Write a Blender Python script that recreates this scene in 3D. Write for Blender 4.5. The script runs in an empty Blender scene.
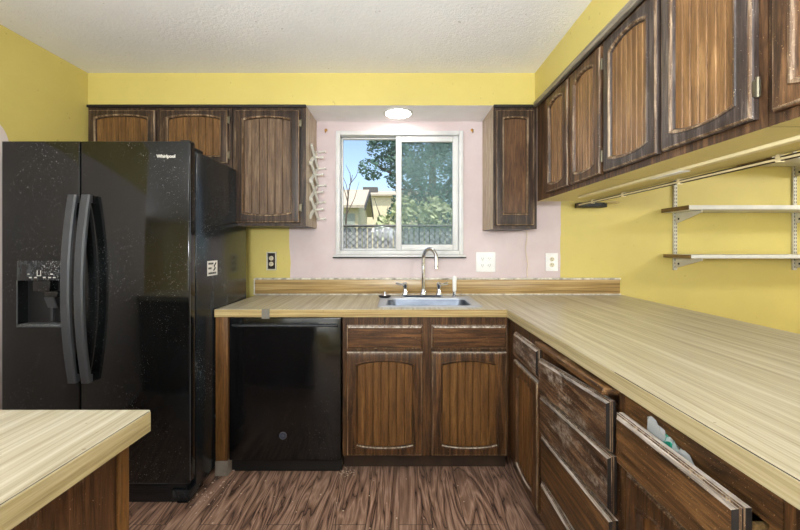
import bpy, bmesh, math, random
from mathutils import Vector, Matrix
rng = random.Random(7)
S = bpy.context.scene
COL = S.collection
R = math.radians

# ------------------------------------------------------------------ camera, sky, lights, exposure
cam_d = bpy.data.cameras.new('camera')
cam = bpy.data.objects.new('camera', cam_d); COL.objects.link(cam)
cam.location = (0, 0, 1.26); cam.rotation_euler = (R(90), 0, 0)
cam_d.sensor_width = 36; cam_d.lens = 36 * 365 / 800
cam_d.shift_x = 1 / 800; cam_d.shift_y = -19 / 800
cam_d.clip_start = 0.02
S.camera = cam

S.view_settings.view_transform = 'Standard'
S.view_settings.look = 'None'
S.view_settings.gamma = 1
S.view_settings.use_curve_mapping = False
S.view_settings.exposure = 0.0
S.cycles.use_denoising = True
S.cycles.max_bounces = 8
S.cycles.diffuse_bounces = 5
S.cycles.transparent_max_bounces = 24
S.cycles.sample_clamp_indirect = 6

world = bpy.data.worlds.new('sky'); S.world = world; world.use_nodes = True
wn = world.node_tree.nodes; wl = world.node_tree.links
bg = wn['Background']
sky = wn.new('ShaderNodeTexSky'); sky.sky_type = 'NISHITA'; sky.sun_disc = False
sky.sun_elevation = R(48); sky.sun_rotation = R(160); sky.air_density = 1.0; sky.dust_density = 1.2
wl.new(sky.outputs[0], bg.inputs[0]); bg.inputs[1].default_value = 0.24

def light(name, kind, loc, energy, color=(1, 1, 1), target=None, **kw):
    d = bpy.data.lights.new(name, kind); d.energy = energy; d.color = color
    for k, v in kw.items(): setattr(d, k, v)
    o = bpy.data.objects.new(name, d); COL.objects.link(o); o.location = loc
    if target is not None:
        o.rotation_euler = (Vector(target) - Vector(loc)).to_track_quat('-Z', 'Y').to_euler()
    return o

light('sun', 'SUN', (0, -5, 20), 5.5, (1, .95, .86), target=(-1.5, 4, 0), angle=R(1))
# daylight through the windows of the room behind the camera, ceiling lamp of the dining side, and added fill lights
COOL = (.90, .96, 1)
light('rear_window_light', 'AREA', (-0.9, -2.75, 1.55), 36, COOL, target=(0.1, 2, 1.2), shape='RECTANGLE', size=2.4, size_y=1.5)
light('left_window_light', 'AREA', (-4.2, -1.2, 1.5), 85, COOL, target=(.6, .6, 1.5), shape='RECTANGLE', size=2.0, size_y=1.4)
light('dining_front_fill', 'AREA', (2.9, -2.6, 1.5), 62, COOL, target=(2.4, 2.6, 1.3), shape='RECTANGLE', size=1.8, size_y=1.4)  # added front fill for the shelf wall, no window behind it
light('dining_ceiling_light', 'POINT', (3.5, 1.2, 2.12), 54, (.96, .98, 1), shadow_soft_size=.12)
light('ceiling_bounce_fill', 'AREA', (-.2, -.7, 1.5), 125, (.92, .97, 1), target=(-.1, -.25, 2.35), shape='DISK', size=.5)  # added unseen fill aimed up to brighten ceiling and room

# ------------------------------------------------------------------ mesh helpers
class MB:
    """collects shapes (written in world metres) and links them as one mesh object"""
    def __init__(self): self.bm = bmesh.new(); self.mi = 0; self.sm = False
    def _mark(self, faces):
        for f in faces:
            f.material_index = self.mi; f.smooth = self.sm
    def face(self, pts):
        f = self.bm.faces.new([self.bm.verts.new(p) for p in pts]); self._mark([f]); return f
    def box(self, x0, x1, y0, y1, z0, z1, bev=0.0, seg=2):
        t = bmesh.new()
        vs = [t.verts.new((x, y, z)) for z in (z0, z1) for y in (y0, y1) for x in (x0, x1)]
        for q in ((0, 2, 3, 1), (4, 5, 7, 6), (0, 1, 5, 4), (2, 6, 7, 3), (0, 4, 6, 2), (1, 3, 7, 5)):
            t.faces.new([vs[i] for i in q])
        if bev: bmesh.ops.bevel(t, geom=list(t.edges), offset=bev, segments=seg, affect='EDGES', profile=.5)
        self.merge(t); return self
    def merge(self, t, M=None):
        m = {}
        for v in t.verts: m[v] = self.bm.verts.new(M @ v.co if M else v.co)
        fs = []
        for f in t.faces:
            try: fs.append(self.bm.faces.new([m[v] for v in f.verts]))
            except ValueError: pass
        self._mark(fs); t.free()
    def ring(self, c, u, v, r, n):
        return [self.bm.verts.new(c + (u * math.cos(2 * math.pi * i / n) + v * math.sin(2 * math.pi * i / n)) * r) for i in range(n)]
    def skin(self, rings, cap=True, closed=False):
        fs = []; n = len(rings[0])
        pr = list(zip(rings, rings[1:])) + ([(rings[-1], rings[0])] if closed else [])
        for a, b in pr:
            for i in range(n):
                fs.append(self.bm.faces.new((a[i], a[(i + 1) % n], b[(i + 1) % n], b[i])))
        if cap and not closed:
            fs.append(self.bm.faces.new(rings[0][::-1])); fs.append(self.bm.faces.new(rings[-1]))
        self._mark(fs); return self
    def tube(self, pts, r, n=12):
        pts = [Vector(p) for p in pts]; rs = r if isinstance(r, (list, tuple)) else [r] * len(pts)
        rings = []; ref = None
        for i, p in enumerate(pts):
            d = (pts[min(i + 1, len(pts) - 1)] - pts[max(i - 1, 0)]).normalized()
            if ref is None: ref = Vector((0, 0, 1)) if abs(d.z) < .9 else Vector((1, 0, 0))
            u = (ref - d * ref.dot(d)).normalized(); v = d.cross(u); ref = u
            rings.append(self.ring(p, u, v, rs[i], n))
        s = self.sm; self.sm = True; self.skin(rings); self.sm = s; return self
    def lathe(self, c, prof, axis=(0, 0, 1), n=24):
        c = Vector(c); a = Vector(axis).normalized()
        u = a.orthogonal().normalized(); v = a.cross(u)
        s = self.sm; self.sm = True
        self.skin([self.ring(c + a * h, u, v, max(r, 1e-4), n) for r, h in prof]); self.sm = s; return self
    def prism(self, pts, d):
        d = Vector(d); a = [self.bm.verts.new(p) for p in pts]; b = [self.bm.verts.new(Vector(p) + d) for p in pts]
        self.skin([a, b]); return self
    def build(self, name, mats, parent=None, sharp=35, normals=True):
        off = Vector((0, 0, 0)); p = parent
        while p is not None: off += p.location; p = p.parent
        bmesh.ops.translate(self.bm, verts=self.bm.verts, vec=-off)
        if normals: bmesh.ops.recalc_face_normals(self.bm, faces=self.bm.faces)
        me = bpy.data.meshes.new(name); self.bm.to_mesh(me); self.bm.free()
        for m in (mats if isinstance(mats, (list, tuple)) else [mats]): me.materials.append(m)
        me.set_sharp_from_angle(angle=R(sharp))
        o = bpy.data.objects.new(name, me); COL.objects.link(o)
        if parent: o.parent = parent
        return o

def tag(o, label, cat, group=None, kind=None):
    o['label'] = label; o['category'] = cat
    if group: o['group'] = group
    if kind: o['kind'] = kind
    return o
def thing(name, label, cat, loc, group=None):
    o = bpy.data.objects.new(name, None); COL.objects.link(o); o.location = loc
    o.empty_display_size = .05
    return tag(o, label, cat, group)
def struct(o, label=None):
    o['kind'] = 'structure'
    if label: o['label'] = label
    return o
def writing(name, text, mat, parent, M, size, depth=.0006, bold=0):
    c = bpy.data.curves.new(name, 'FONT'); c.body = text; c.size = size; c.extrude = depth; c.offset = bold
    c.align_x = 'CENTER'; c.align_y = 'CENTER'
    t = bpy.data.objects.new(name, c); COL.objects.link(t)
    dg = bpy.context.evaluated_depsgraph_get()
    me = bpy.data.meshes.new_from_object(t.evaluated_get(dg))
    bpy.data.objects.remove(t); bpy.data.curves.remove(c)
    off = Vector((0, 0, 0)); p = parent
    while p is not None: off += p.location; p = p.parent
    me.transform(Matrix.Translation(-off) @ M); me.materials.clear(); me.materials.append(mat)
    o = bpy.data.objects.new(name, me); COL.objects.link(o); o.parent = parent
    return o
FRONT = Matrix(((1, 0, 0, 0), (0, 0, -1, 0), (0, 1, 0, 0), (0, 0, 0, 1)))      # text plane facing -y
SIDE = Matrix(((0, 0, 1, 0), (1, 0, 0, 0), (0, 1, 0, 0), (0, 0, 0, 1)))        # text plane facing +x

# ------------------------------------------------------------------ materials
def lin(c):
    return tuple(((x / 255) / 12.92 if x <= 10 else ((x / 255 + .055) / 1.055) ** 2.4) for x in c) + (1,)
class NT:
    def __init__(self, name):
        self.m = bpy.data.materials.new(name); self.m.use_nodes = True
        self.n = self.m.node_tree.nodes; self.l = self.m.node_tree.links
        self.b = self.n['Principled BSDF']
    def add(self, t, **kw):
        x = self.n.new(t)
        for k, v in kw.items(): setattr(x, k, v)
        return x
    def link(self, a, b): self.l.new(a, b)
    def coords(self, scale, rand=True, world=False):
        tc = self.add('ShaderNodeTexCoord')
        mp = self.add('ShaderNodeMapping'); mp.inputs['Scale'].default_value = scale
        src = tc.outputs['Object']
        if world: src = self.add('ShaderNodeNewGeometry').outputs['Position']
        if rand:
            oi = self.add('ShaderNodeObjectInfo'); ml = self.add('ShaderNodeMath', operation='MULTIPLY'); ml.inputs[1].default_value = 37.0
            self.link(oi.outputs['Random'], ml.inputs[0])
            ad = self.add('ShaderNodeVectorMath', operation='ADD')
            self.link(src, ad.inputs[0]); self.link(ml.outputs[0], ad.inputs[1]); src = ad.outputs[0]
        self.link(src, mp.inputs[0]); return mp.outputs[0]
    def noise(self, vec, scale, detail=4, rough=.55, dist=0):
        x = self.add('ShaderNodeTexNoise'); x.inputs['Scale'].default_value = scale; x.inputs['Detail'].default_value = detail
        x.inputs['Roughness'].default_value = rough; x.inputs['Distortion'].default_value = dist
        if vec is not None: self.link(vec, x.inputs['Vector'])
        return x.outputs['Fac']
    def ramp(self, fac, stops, interp='LINEAR'):
        x = self.add('ShaderNodeValToRGB'); e = x.color_ramp.elements; x.color_ramp.interpolation = interp
        while len(e) < len(stops): e.new(.5)
        for i, (p, c) in enumerate(stops): e[i].position = p; e[i].color = c
        self.link(fac, x.inputs[0]); return x.outputs[0]
    def mask(self, fac, lo, hi):
        return self.ramp(fac, [(lo, (0, 0, 0, 1)), (hi, (1, 1, 1, 1))])
    def mix(self, fac, a, b, mode='MIX'):
        x = self.add('ShaderNodeMixRGB', blend_type=mode)
        for i, v in ((0, fac), (1, a), (2, b)):
            if isinstance(v, (int, float)): x.inputs[i].default_value = v
            elif isinstance(v, tuple): x.inputs[i].default_value = v
            else: self.link(v, x.inputs[i])
        return x.outputs[0]
    def math(self, op, a, b=0.0, clamp=False):
        x = self.add('ShaderNodeMath', operation=op); x.use_clamp = clamp
        for i, v in ((0, a), (1, b)):
            if isinstance(v, (int, float)): x.inputs[i].default_value = v
            else: self.link(v, x.inputs[i])
        return x.outputs[0]
    def pos(self):
        g = self.add('ShaderNodeNewGeometry'); s = self.add('ShaderNodeSeparateXYZ'); self.link(g.outputs['Position'], s.inputs[0])
        return s.outputs
    def bump(self, h, strength=.3, dist=.002):
        x = self.add('ShaderNodeBump'); x.inputs['Strength'].default_value = strength; x.inputs['Distance'].default_value = dist
        self.link(h, x.inputs['Height']); self.link(x.outputs[0], self.b.inputs['Normal'])
    def out(self, col=None, rough=.5, metal=0, spec=.5):
        b = self.b
        if col is not None:
            if isinstance(col, tuple): b.inputs['Base Color'].default_value = col
            else: self.link(col, b.inputs['Base Color'])
        if isinstance(rough, (int, float)): b.inputs['Roughness'].default_value = rough
        else: self.link(rough, b.inputs['Roughness'])
        b.inputs['Metallic'].default_value = metal; b.inputs['Specular IOR Level'].default_value = spec
        return self.m

def plain(name, c, rough=.5, metal=0, spec=.5, var=.06, scale=9):
    t = NT(name); v = t.coords((1, 1, 1))
    f = t.noise(v, scale, 5)
    a = lin(c); lo = tuple(x * (1 - var * 2) for x in a[:3]) + (1,); hi = tuple(min(1, x * (1 + var)) for x in a[:3]) + (1,)
    return t.out(t.ramp(f, [(.3, lo), (.7, hi)]), rough, metal, spec)

def wood(name, dark, mid, light, axis='Z', flecks=.62, rough=.42, worn=.0, worncol=(178, 150, 112), calm=0.0):
    t = NT(name); k = {'X': (1, 14, 14), 'Y': (14, 1, 14), 'Z': (14, 14, 1)}[axis]
    v = t.coords(k)
    g1 = t.noise(v, 3.6, 9, .66, .5)
    g2 = t.noise(v, 15, 6, .7)
    c = t.ramp(g1, [(.34 - calm, lin(tuple(x * .85 for x in dark))), (.5, lin(tuple(x * .9 for x in mid))), (.68 + calm, lin(tuple(x * .95 for x in light)))])
    pores = t.mask(g2, .36, .5)
    c = t.mix(t.math('MULTIPLY', t.math('SUBTRACT', 1.0, pores), .55), c, lin(tuple(x * .55 for x in dark)))
    iso = t.coords((1, 1, 1))
    fl = t.mask(t.noise(iso, 230, 3, .6), flecks + .03, flecks + .07)
    c = t.mix(t.math('MULTIPLY', fl, .8), c, lin(worncol))
    if worn > 0:
        v2 = t.coords(tuple(1 + (x - 1) * .25 for x in k))
        w = t.math('MULTIPLY', t.mask(t.noise(v2, 3.5, 9, .75), .68 - worn * .3, .8 - worn * .25), t.mask(t.noise(iso, 40, 4, .7), .4, .6))
        c = t.mix(t.math('MULTIPLY', w, .85), c, lin(worncol))
    t.bump(g2, .25, .001)
    return t.out(c, rough, spec=.35)

M = {}
# base cabinets: brown frame, more golden panels
M['frame_v'] = wood('brown_wood_upright', (36, 23, 13), (82, 54, 31), (124, 86, 50), 'Z', .64, worn=.16)
M['frame_x'] = wood('brown_wood_crosswise', (38, 24, 13), (90, 58, 32), (132, 90, 50), 'X', .64, worn=.24)
M['frame_y'] = wood('brown_wood_lengthwise', (42, 27, 16), (100, 69, 40), (150, 110, 66), 'Y', .63, worn=.28)
M['scuffed_y'] = wood('scuffed_brown_wood', (40, 26, 18), (88, 62, 43), (142, 110, 80), 'Y', .62, worn=.62, worncol=(200, 188, 172))
M['panel'] = wood('golden_brown_panel', (66, 42, 20), (118, 80, 41), (160, 116, 66), 'Z', .665, worn=.05, calm=.10)
M['edge'] = wood('worn_bare_edge', (62, 42, 28), (112, 86, 62), (190, 168, 140), 'Z', .6)
# upper cabinets
M['edge_highlight'] = wood('worn_edge_highlight', (96, 84, 74), (190, 178, 164), (236, 230, 222), 'Y', .6, rough=.3)  # worn wood with the highlight of top edges and beads painted in
M['up_frame'] = wood('dark_upper_wood', (28, 20, 15), (58, 42, 32), (100, 78, 60), 'Z', .66, worn=.12, worncol=(160, 146, 128))
M['up_frame_y'] = wood('upper_face_frame', (42, 28, 18), (84, 58, 37), (134, 99, 66), 'Z', .66, worn=.1)
M['up_panel'] = wood('tan_beadboard', (84, 58, 33), (136, 98, 58), (182, 142, 94), 'Z', .68, calm=.10)
M['up_panel_far'] = wood('grey_brown_beadboard', (62, 46, 34), (108, 84, 64), (150, 126, 100), 'Z', .66, worn=.2, calm=.10)
M['up_panel_gold'] = wood('amber_beadboard', (66, 45, 25), (112, 78, 43), (148, 110, 66), 'Z', .7, calm=.10)
M['door_grey'] = wood('sun_greyed_door_wood', (36, 29, 26), (68, 56, 50), (122, 110, 102), 'Z', .66, worn=.25, worncol=(186, 176, 164), calm=.10)
M['side_pale'] = wood('pale_cabinet_side', (150, 126, 98), (188, 166, 138), (214, 198, 176), 'Z', .7)
M['dark'] = plain('near_black_brown', (26, 19, 15), .7)  # near-black brown for strips, slots and drawer ends
M['toe'] = plain('toe_kick_brown', (60, 44, 33), .5, var=.2)

def paint(name, c, mott=.10):
    t = NT(name); v = t.coords((1, 1, 1), rand=False, world=True)
    a = lin(c)
    f = t.noise(v, 1.7, 6, .6)
    col = t.ramp(f, [(.3, tuple(x * (1 - mott) for x in a[:3]) + (1,)), (.7, tuple(min(1, x * (1 + mott * .4)) for x in a[:3]) + (1,))])
    sp = t.mask(t.noise(v, 38, 2, .5), .735, .76)
    col = t.mix(t.math('MULTIPLY', sp, .35), col, lin((120, 96, 50)))
    t.bump(t.noise(v, 90, 3, .6), .22, .003)
    return t, col
YEL = (199, 182, 102)
t, c = paint('yellow_paint', YEL); M['yellow'] = t.out(c, .55)
t, c = paint('pale_yellow_paint', (220, 206, 138)); M['yellow_pale'] = t.out(c, .55)
t, c = paint('white_ceiling_paint', (238, 237, 236), .06); t.bump(t.noise(t.coords((1, 1, 1), False, True), 60, 4, .7), .5, .006); M['white_ceiling'] = t.out(c, .8)
t, c = paint('off_white_paint', (232, 224, 216), .05); M['white_wall'] = t.out(c, .7)
# back wall: old pink paint round the window, yellow either side
t, c = paint('yellow_and_pink_paint', YEL)
p = t.pos(); wob = t.math('MULTIPLY', t.math('SUBTRACT', t.noise(t.coords((1, 1, 1), False, True), 4, 4), .5), .05)
xx = t.math('ADD', p[0], wob)
inside = t.math('MULTIPLY', t.math('GREATER_THAN', xx, -.775), t.math('LESS_THAN', xx, 1.15))
pk = t.noise(t.coords((1, 1, 1), False, True), 2.3, 6, .6)
pink = t.ramp(pk, [(.3, lin((190, 172, 172))), (.7, lin((208, 193, 193)))])
M['back_paint'] = t.out(t.mix(inside, c, pink), .55)
# left wall: bare pinkish patch beside the refrigerator with a rounded top corner
t, c = paint('yellow_paint_with_bare_patch', YEL)
p = t.pos()
dy = t.math('MAXIMUM', t.math('SUBTRACT', p[1], 1.70), 0); dz = t.math('MAXIMUM', t.math('SUBTRACT', p[2], 1.76), 0)
d = t.math('SQRT', t.math('ADD', t.math('MULTIPLY', dy, dy), t.math('MULTIPLY', dz, dz)))
M['left_paint'] = t.out(t.mix(t.math('LESS_THAN', d, .135), c, lin((214, 200, 194))), .55)

def laminate(name, a, b, c, axis, dens=1.0, rough=.3):
    t = NT(name); k = {'X': (1.1, 60 * dens, 60 * dens), 'Y': (60 * dens, 1.1, 60 * dens)}[axis]
    v = t.coords(k, False)
    n1 = t.noise(v, 1.0, 3, .6, .15); n2 = t.noise(v, 4.2, 4, .65)
    f = t.math('ADD', t.math('MULTIPLY', n1, .62), t.math('MULTIPLY', n2, .38))
    col = t.ramp(f, [(.36, lin(a)), (.5, lin(b)), (.62, lin(c))])
    st = t.mask(t.noise(t.coords((1, 1, 1), False), 55, 2), .745, .76)
    col = t.mix(t.math('MULTIPLY', st, .6), col, lin((110, 84, 52)))
    return t.out(col, rough, spec=.45)
M['counter'] = laminate('butcher_block_laminate', (150, 138, 112), (180, 171, 146), (200, 194, 176), 'Y')
M['counter_edge_x'] = laminate('laminate_edge_strip', (140, 116, 74), (176, 154, 106), (200, 180, 134), 'X')
M['counter_edge_y'] = laminate('laminate_edge_strip_side', (150, 134, 96), (180, 165, 124), (200, 187, 150), 'Y')
M['splash'] = laminate('backsplash_laminate', (112, 88, 50), (152, 124, 78), (182, 156, 108), 'X')
M['seam'] = plain('dark_seam', (52, 44, 38), .6)
M['caulk'] = plain('old_caulk', (206, 200, 186), .7, var=.3, scale=30)

# floor
t = NT('dark_wood_plank_vinyl'); 
v = t.coords((1, 1, 1), False)
sw = t.noise(t.coords((3.2, .42, 1), False), 2.4, 3, .5, 1.0)
br = t.add('ShaderNodeTexBrick'); t.link(t.coords((1, 1, 1), False), br.inputs['Vector'])
mp = [n for n in t.n if n.type == 'MAPPING'][-1]; mp.inputs['Rotation'].default_value = (0, 0, R(90))
br.inputs['Scale'].default_value = 1; br.inputs['Brick Width'].default_value = 1.1; br.inputs['Row Height'].default_value = .15
br.inputs['Mortar Size'].default_value = .0012; br.inputs['Color1'].default_value = (0, 0, 0, 1); br.inputs['Color2'].default_value = (1, 1, 1, 1)
br.inputs['Bias'].default_value = 0
off = t.math('MULTIPLY', br.outputs['Color'], 5.3)
rings = t.math('FRACT', t.math('MULTIPLY', t.math('ADD', sw, off), 9.0))
rr = t.ramp(rings, [(0, (.0, .0, .0, 1)), (.10, (.6, .6, .6, 1)), (.5, (1, 1, 1, 1)), (1, (.45, .45, .45, 1))])
fine = t.noise(t.coords((60, 2.2, 1), False), 2.4, 7, .75)
f = t.math('ADD', t.math('MULTIPLY', rr, .55), t.math('MULTIPLY', fine, .6))
col = t.ramp(f, [(.32, lin((34, 23, 19))), (.56, lin((104, 77, 63))), (.78, lin((158, 126, 107))), (.95, lin((204, 174, 154)))])
col = t.mix(br.outputs['Fac'], col, lin((36, 24, 20)))
t.bump(f, .25, .0015)
M['floor'] = t.out(col, .42)

def black(name, c, rough, specks, dust=.0):
    t = NT(name); v = t.coords((1, 1, 1))
    m = t.mask(t.noise(v, 210, 2, .5), specks, specks + .03)
    m2 = t.mask(t.noise(v, 3.0, 3), .45, .62)
    col = t.mix(t.math('MULTIPLY', m, m2), lin(c), lin((150, 152, 152)))
    sm = t.mask(t.noise(t.coords((1.4, 1.4, .7)), 3.2, 8, .7, .5), .5, .78)
    col = t.mix(t.math('MULTIPLY', sm, dust), col, lin((110, 122, 130)))
    rg = t.math('ADD', t.math('MULTIPLY', sm, .18), rough)
    return t.out(col, rg, 0, .5)
M['black_gloss'] = black('black_appliance_front', (11, 12, 12), .07, .69, .05)
M['black_side'] = black('black_textured_side', (24, 28, 31), .2, .68, .2)
M['black_dw'] = black('black_dishwasher_front', (13, 13, 14), .10, .73, .03)
M['black_matte'] = plain('black_matte_plastic', (16, 16, 17), .5)
M['handle_grey'] = plain('dark_grey_handle_plastic', (58, 60, 63), .36)
M['grey_trim'] = plain('grey_edge_trim', (96, 100, 104), .3, metal=.6)
M['panel_scuff'] = black('scuffed_control_panel', (24, 26, 28), .25, .60, .55)
M['chrome'] = plain('chrome', (214, 216, 220), .08, 1.0, var=.02)
t = NT('brushed_stainless_steel'); n = t.noise(t.coords((2, 60, 2)), 3, 4)
M['steel'] = t.out(t.ramp(n, [(.3, lin((98, 106, 120))), (.7, lin((128, 136, 150)))]), .36, 1.0)
M['steel_rim'] = plain('lit_steel_rim', (196, 199, 204), .5, .6)  # lighter copy of the sink steel, reflected light put into its colour
M['hinge'] = plain('antique_brass_hinge', (116, 110, 92), .4, .8)
M['brass'] = plain('brass_hook', (168, 124, 56), .35, .8)
M['white_plastic'] = plain('white_plastic', (232, 231, 228), .4)
M['vinyl'] = plain('white_window_vinyl', (208, 208, 207), .4, var=.05)
M['white_paint'] = plain('white_shelf_paint', (208, 206, 196), .5, var=.06)
M['raw_wood'] = wood('raw_board_end', (92, 70, 38), (132, 104, 62), (160, 132, 88), 'Y', .7)
M['galv'] = plain('grey_steel_bracket', (200, 195, 178), .4, 0)
M['ivory'] = plain('ivory_receptacle', (206, 196, 168), .45)
M['tape'] = plain('grey_tape', (138, 134, 126), .4, .2, var=.2)
M['clear_grey'] = plain('scuffed_plastic_foot', (138, 128, 118), .35, var=.2)
M['label_white'] = plain('white_label', (232, 230, 226), .5)
M['ink'] = plain('black_ink', (30, 30, 32), .6)
M['logo'] = plain('silver_logo', (214, 212, 206), .3, .3)
M['badge_blue'] = plain('blue_grey_badge', (64, 72, 92), .3, .3)
M['grey_trim_wood'] = wood('greyed_cornice', (104, 96, 84), (142, 132, 116), (174, 164, 146), 'Y', .66)
M['cream_rod'] = plain('cream_raceway', (226, 212, 168), .4)
M['bronze'] = plain('dark_bronze_rod', (54, 34, 24), .3, .6)
M['cream_cable'] = plain('cream_cable', (206, 190, 168), .5)
M['flake'] = plain('paint_flake', (216, 196, 176), .7)
M['green_label'] = plain('green_printed_label', (18, 122, 98), .35)
t = NT('lit_lamp_lens'); t.b.inputs['Emission Color'].default_value = (1, .96, .9, 1); t.b.inputs['Emission Strength'].default_value = 36
M['lamp_lens'] = t.out((1, 1, 1, 1), .4)
def seethrough(name, color, alpha, rough, gl=.08):
    t = NT(name); o = t.n['Material Output']
    tr = t.add('ShaderNodeBsdfTransparent'); mixn = t.add('ShaderNodeMixShader'); mixn.inputs[0].default_value = alpha
    t.out(color, rough); t.link(tr.outputs[0], mixn.inputs[1]); t.link(t.b.outputs[0], mixn.inputs[2]); t.link(mixn.outputs[0], o.inputs[0])
    return t.m
M['pane'] = seethrough('window_glass', (.25, .28, .28, 1), .03, .02)
M['screen'] = seethrough('insect_screen_mesh', lin((120, 150, 150)), .24, .8)
M['bag'] = seethrough('clear_plastic_film', lin((220, 226, 226)), .42, .12)
# outdoors
M['leaf_dark'] = plain('dark_tree_leaves', (78, 116, 100), .6, var=.3, scale=3)
M['leaf_light'] = plain('pale_bush_leaves', (184, 194, 142), .55, var=.25, scale=3)
M['bark'] = plain('bark', (96, 84, 72), .8, var=.2)
M['house'] = plain('cream_house_wall', (226, 214, 178), .8)
M['siding'] = plain('grey_green_siding', (168, 176, 164), .8)
M['roof'] = plain('weathered_roof_shingles', (196, 184, 164), .9, var=.15, scale=20)
M['roof_dark'] = plain('dark_fascia', (88, 86, 84), .8)
M['fence_slat'] = plain('pale_fence_slat', (166, 168, 168), .6)
M['fence_wire'] = plain('fence_wire', (78, 78, 76), .5, .5)
M['lawn'] = plain('grass', (110, 124, 70), .9, var=.3)

# ------------------------------------------------------------------ the room
CEIL = 2.35; WY = 2.60
X0, X1, X2 = -1.96, 1.18, 4.6          # left wall, outer side of the soffit, far right wall
WX0, WX1, WZ0, WZ1 = -.445, .452, 1.202, 2.072
m = MB(); m.box(-4.6, 4.75, -3.15, 2.75, -.12, 0); struct(m.build('floor', M['floor']))
m = MB(); m.box(-4.6, 4.75, -3.15, 2.75, CEIL, CEIL + .12); struct(m.build('ceiling', M['white_ceiling']))
m = MB()
m.box(X0 - .12, WX0, WY, WY + .15, 0, CEIL); m.box(WX1, X2 + .12, WY, WY + .15, 0, CEIL)
m.box(WX0, WX1, WY, WY + .15, 0, WZ0); m.box(WX0, WX1, WY, WY + .15, WZ1, CEIL)
struct(m.build('wall_back', M['back_paint']))
m = MB(); m.box(X0 - .12, X0, .6, WY, 0, CEIL); struct(m.build('wall_left', M['left_paint']))
m = MB(); m.box(-4.6, X0 - .12, .6, .72, 0, CEIL); struct(m.build('wall_left_return', M['white_wall']))
m = MB(); m.box(-4.6, -4.48, -3.0, .6, 0, CEIL); struct(m.build('wall_far_left', M['white_wall']))
m = MB(); m.box(-4.6, 4.72, -3.15, -3.0, 0, CEIL); struct(m.build('wall_rear', M['yellow_pale']))
m = MB(); m.box(X2, X2 + .12, -3.0, WY, 0, CEIL); struct(m.build('wall_right', M['yellow_pale']))
# soffits above the wall cabinets
m = MB(); m.box(X0, X1, 2.30, WY, 2.146, CEIL)
for f in m.bm.faces:
    if f.calc_center_median().z < 2.15: f.material_index = 1
o = m.build('soffit_back', [M['yellow'], plain('bright_white_paint', (244, 240, 240), .6, var=.02)]); struct(o)
m = MB(); m.box(.857, X1, -.5, 2.2995, 2.146, CEIL); struct(m.build('soffit_right', M['yellow']))
# strips covering the joint between cabinets and soffit
m = MB(); m.box(X0 + .002, -.583, 2.284, 2.2985, 2.130, 2.147, .003); m.box(.594, .842, 2.284, 2.2985, 2.130, 2.147, .003)
o = struct(m.build('trim_1', M['dark']))
m = MB(); m.box(.832, .8565, -.1, 2.262, 2.118, 2.150, .005); struct(m.build('trim_2', M['grey_trim_wood']))

# window: outer frame, fixed left light, sliding right sash in front, panes, screen
w = MB(); fw = .045
def ringbox(mb, x0, x1, z0, z1, y0, y1, wd, bev=.004):
    mb.box(x0, x0 + wd, y0, y1, z0, z1, bev); mb.box(x1 - wd, x1, y0, y1, z0, z1, bev)
    mb.box(x0 + wd, x1 - wd, y0, y1, z0, z0 + wd, bev); mb.box(x0 + wd, x1 - wd, y0, y1, z1 - wd, z1, bev)
ringbox(w, WX0 - .004, WX1 + .004, WZ0 - .004, WZ1 + .004, 2.580, 2.72, .030)
win = w.build('window_1', M['vinyl']); struct(win)
w = MB(); ringbox(w, WX0 + .028, -.002, WZ0 + .028, WZ1 - .028, 2.64, 2.67, .012); w.build('fixed_sash', M['vinyl'], win)
w = MB(); ringbox(w, -.022, WX1 - .028, WZ0 + .028, WZ1 - .028, 2.60, 2.635, .040, .005); sash = w.build('sliding_sash', M['vinyl'], win)
w = MB(); w.box(WX0 + .035, -.01, 2.654, 2.658, WZ0 + .035, WZ1 - .035); w.build('pane', M['pane'], win)
w = MB(); w.box(.012, WX1 - .062, 2.616, 2.620, WZ0 + .062, WZ1 - .062); w.build('pane', M['pane'], win)
w = MB(); w.box(.0, WX1 - .031, 2.69, 2.692, WZ0 + .031, WZ1 - .031); w.build('insect_screen', M['screen'], win)
w = MB(); w.box(-.012, -.002, 2.594, 2.6, 1.60, 1.66, .002); w.build('latch', M['vinyl'], sash)
w = MB(); w.box(WX0 - .016, WX1 + .018, 2.566, 2.598, WZ0 - .020, WZ0 - .006, .003); w.mi = 1
w.box(WX0 - .022, WX1 + .022, 2.566, 2.598, WZ0 - .028, WZ0 - .0205, .001); w.build('window_sill', [M['vinyl'], M['dark']], win)

# ------------------------------------------------------------------ cabinet builders
def mapper(face, plane):
    """(u, v, w) -> world; u runs along the front, v up, w out of it"""
    if face == '-y': return lambda u, v, w: Vector((u, plane - w, v))
    return lambda u, v, w: Vector((plane - w, u, v))
NA = 12
def outer_loop(u0, u1, v0, v1, d):
    P = [(u0 + d + (u1 - u0 - 2 * d) * i / NA, v0 + d) for i in range(NA + 1)]
    return P + [(u1 - d - (u1 - u0 - 2 * d) * i / NA, v1 - d) for i in range(NA + 1)]
def inner_loop(u0, u1, v0, v1, st, rb, rt, sag, rise, d):
    a, b = u0 + st + d, u1 - st - d; P = []
    bow = lambda t: max(0, 1 - (2 * t - 1) ** 2) ** .8
    for i in range(NA + 1):
        t = i / NA; P.append((a + (b - a) * t, v0 + rb + d - sag * bow(t)))
    for i in range(NA + 1):
        t = 1 - i / NA; P.append((a + (b - a) * t, v1 - rt - d + rise * bow(t)))
    return P
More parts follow.
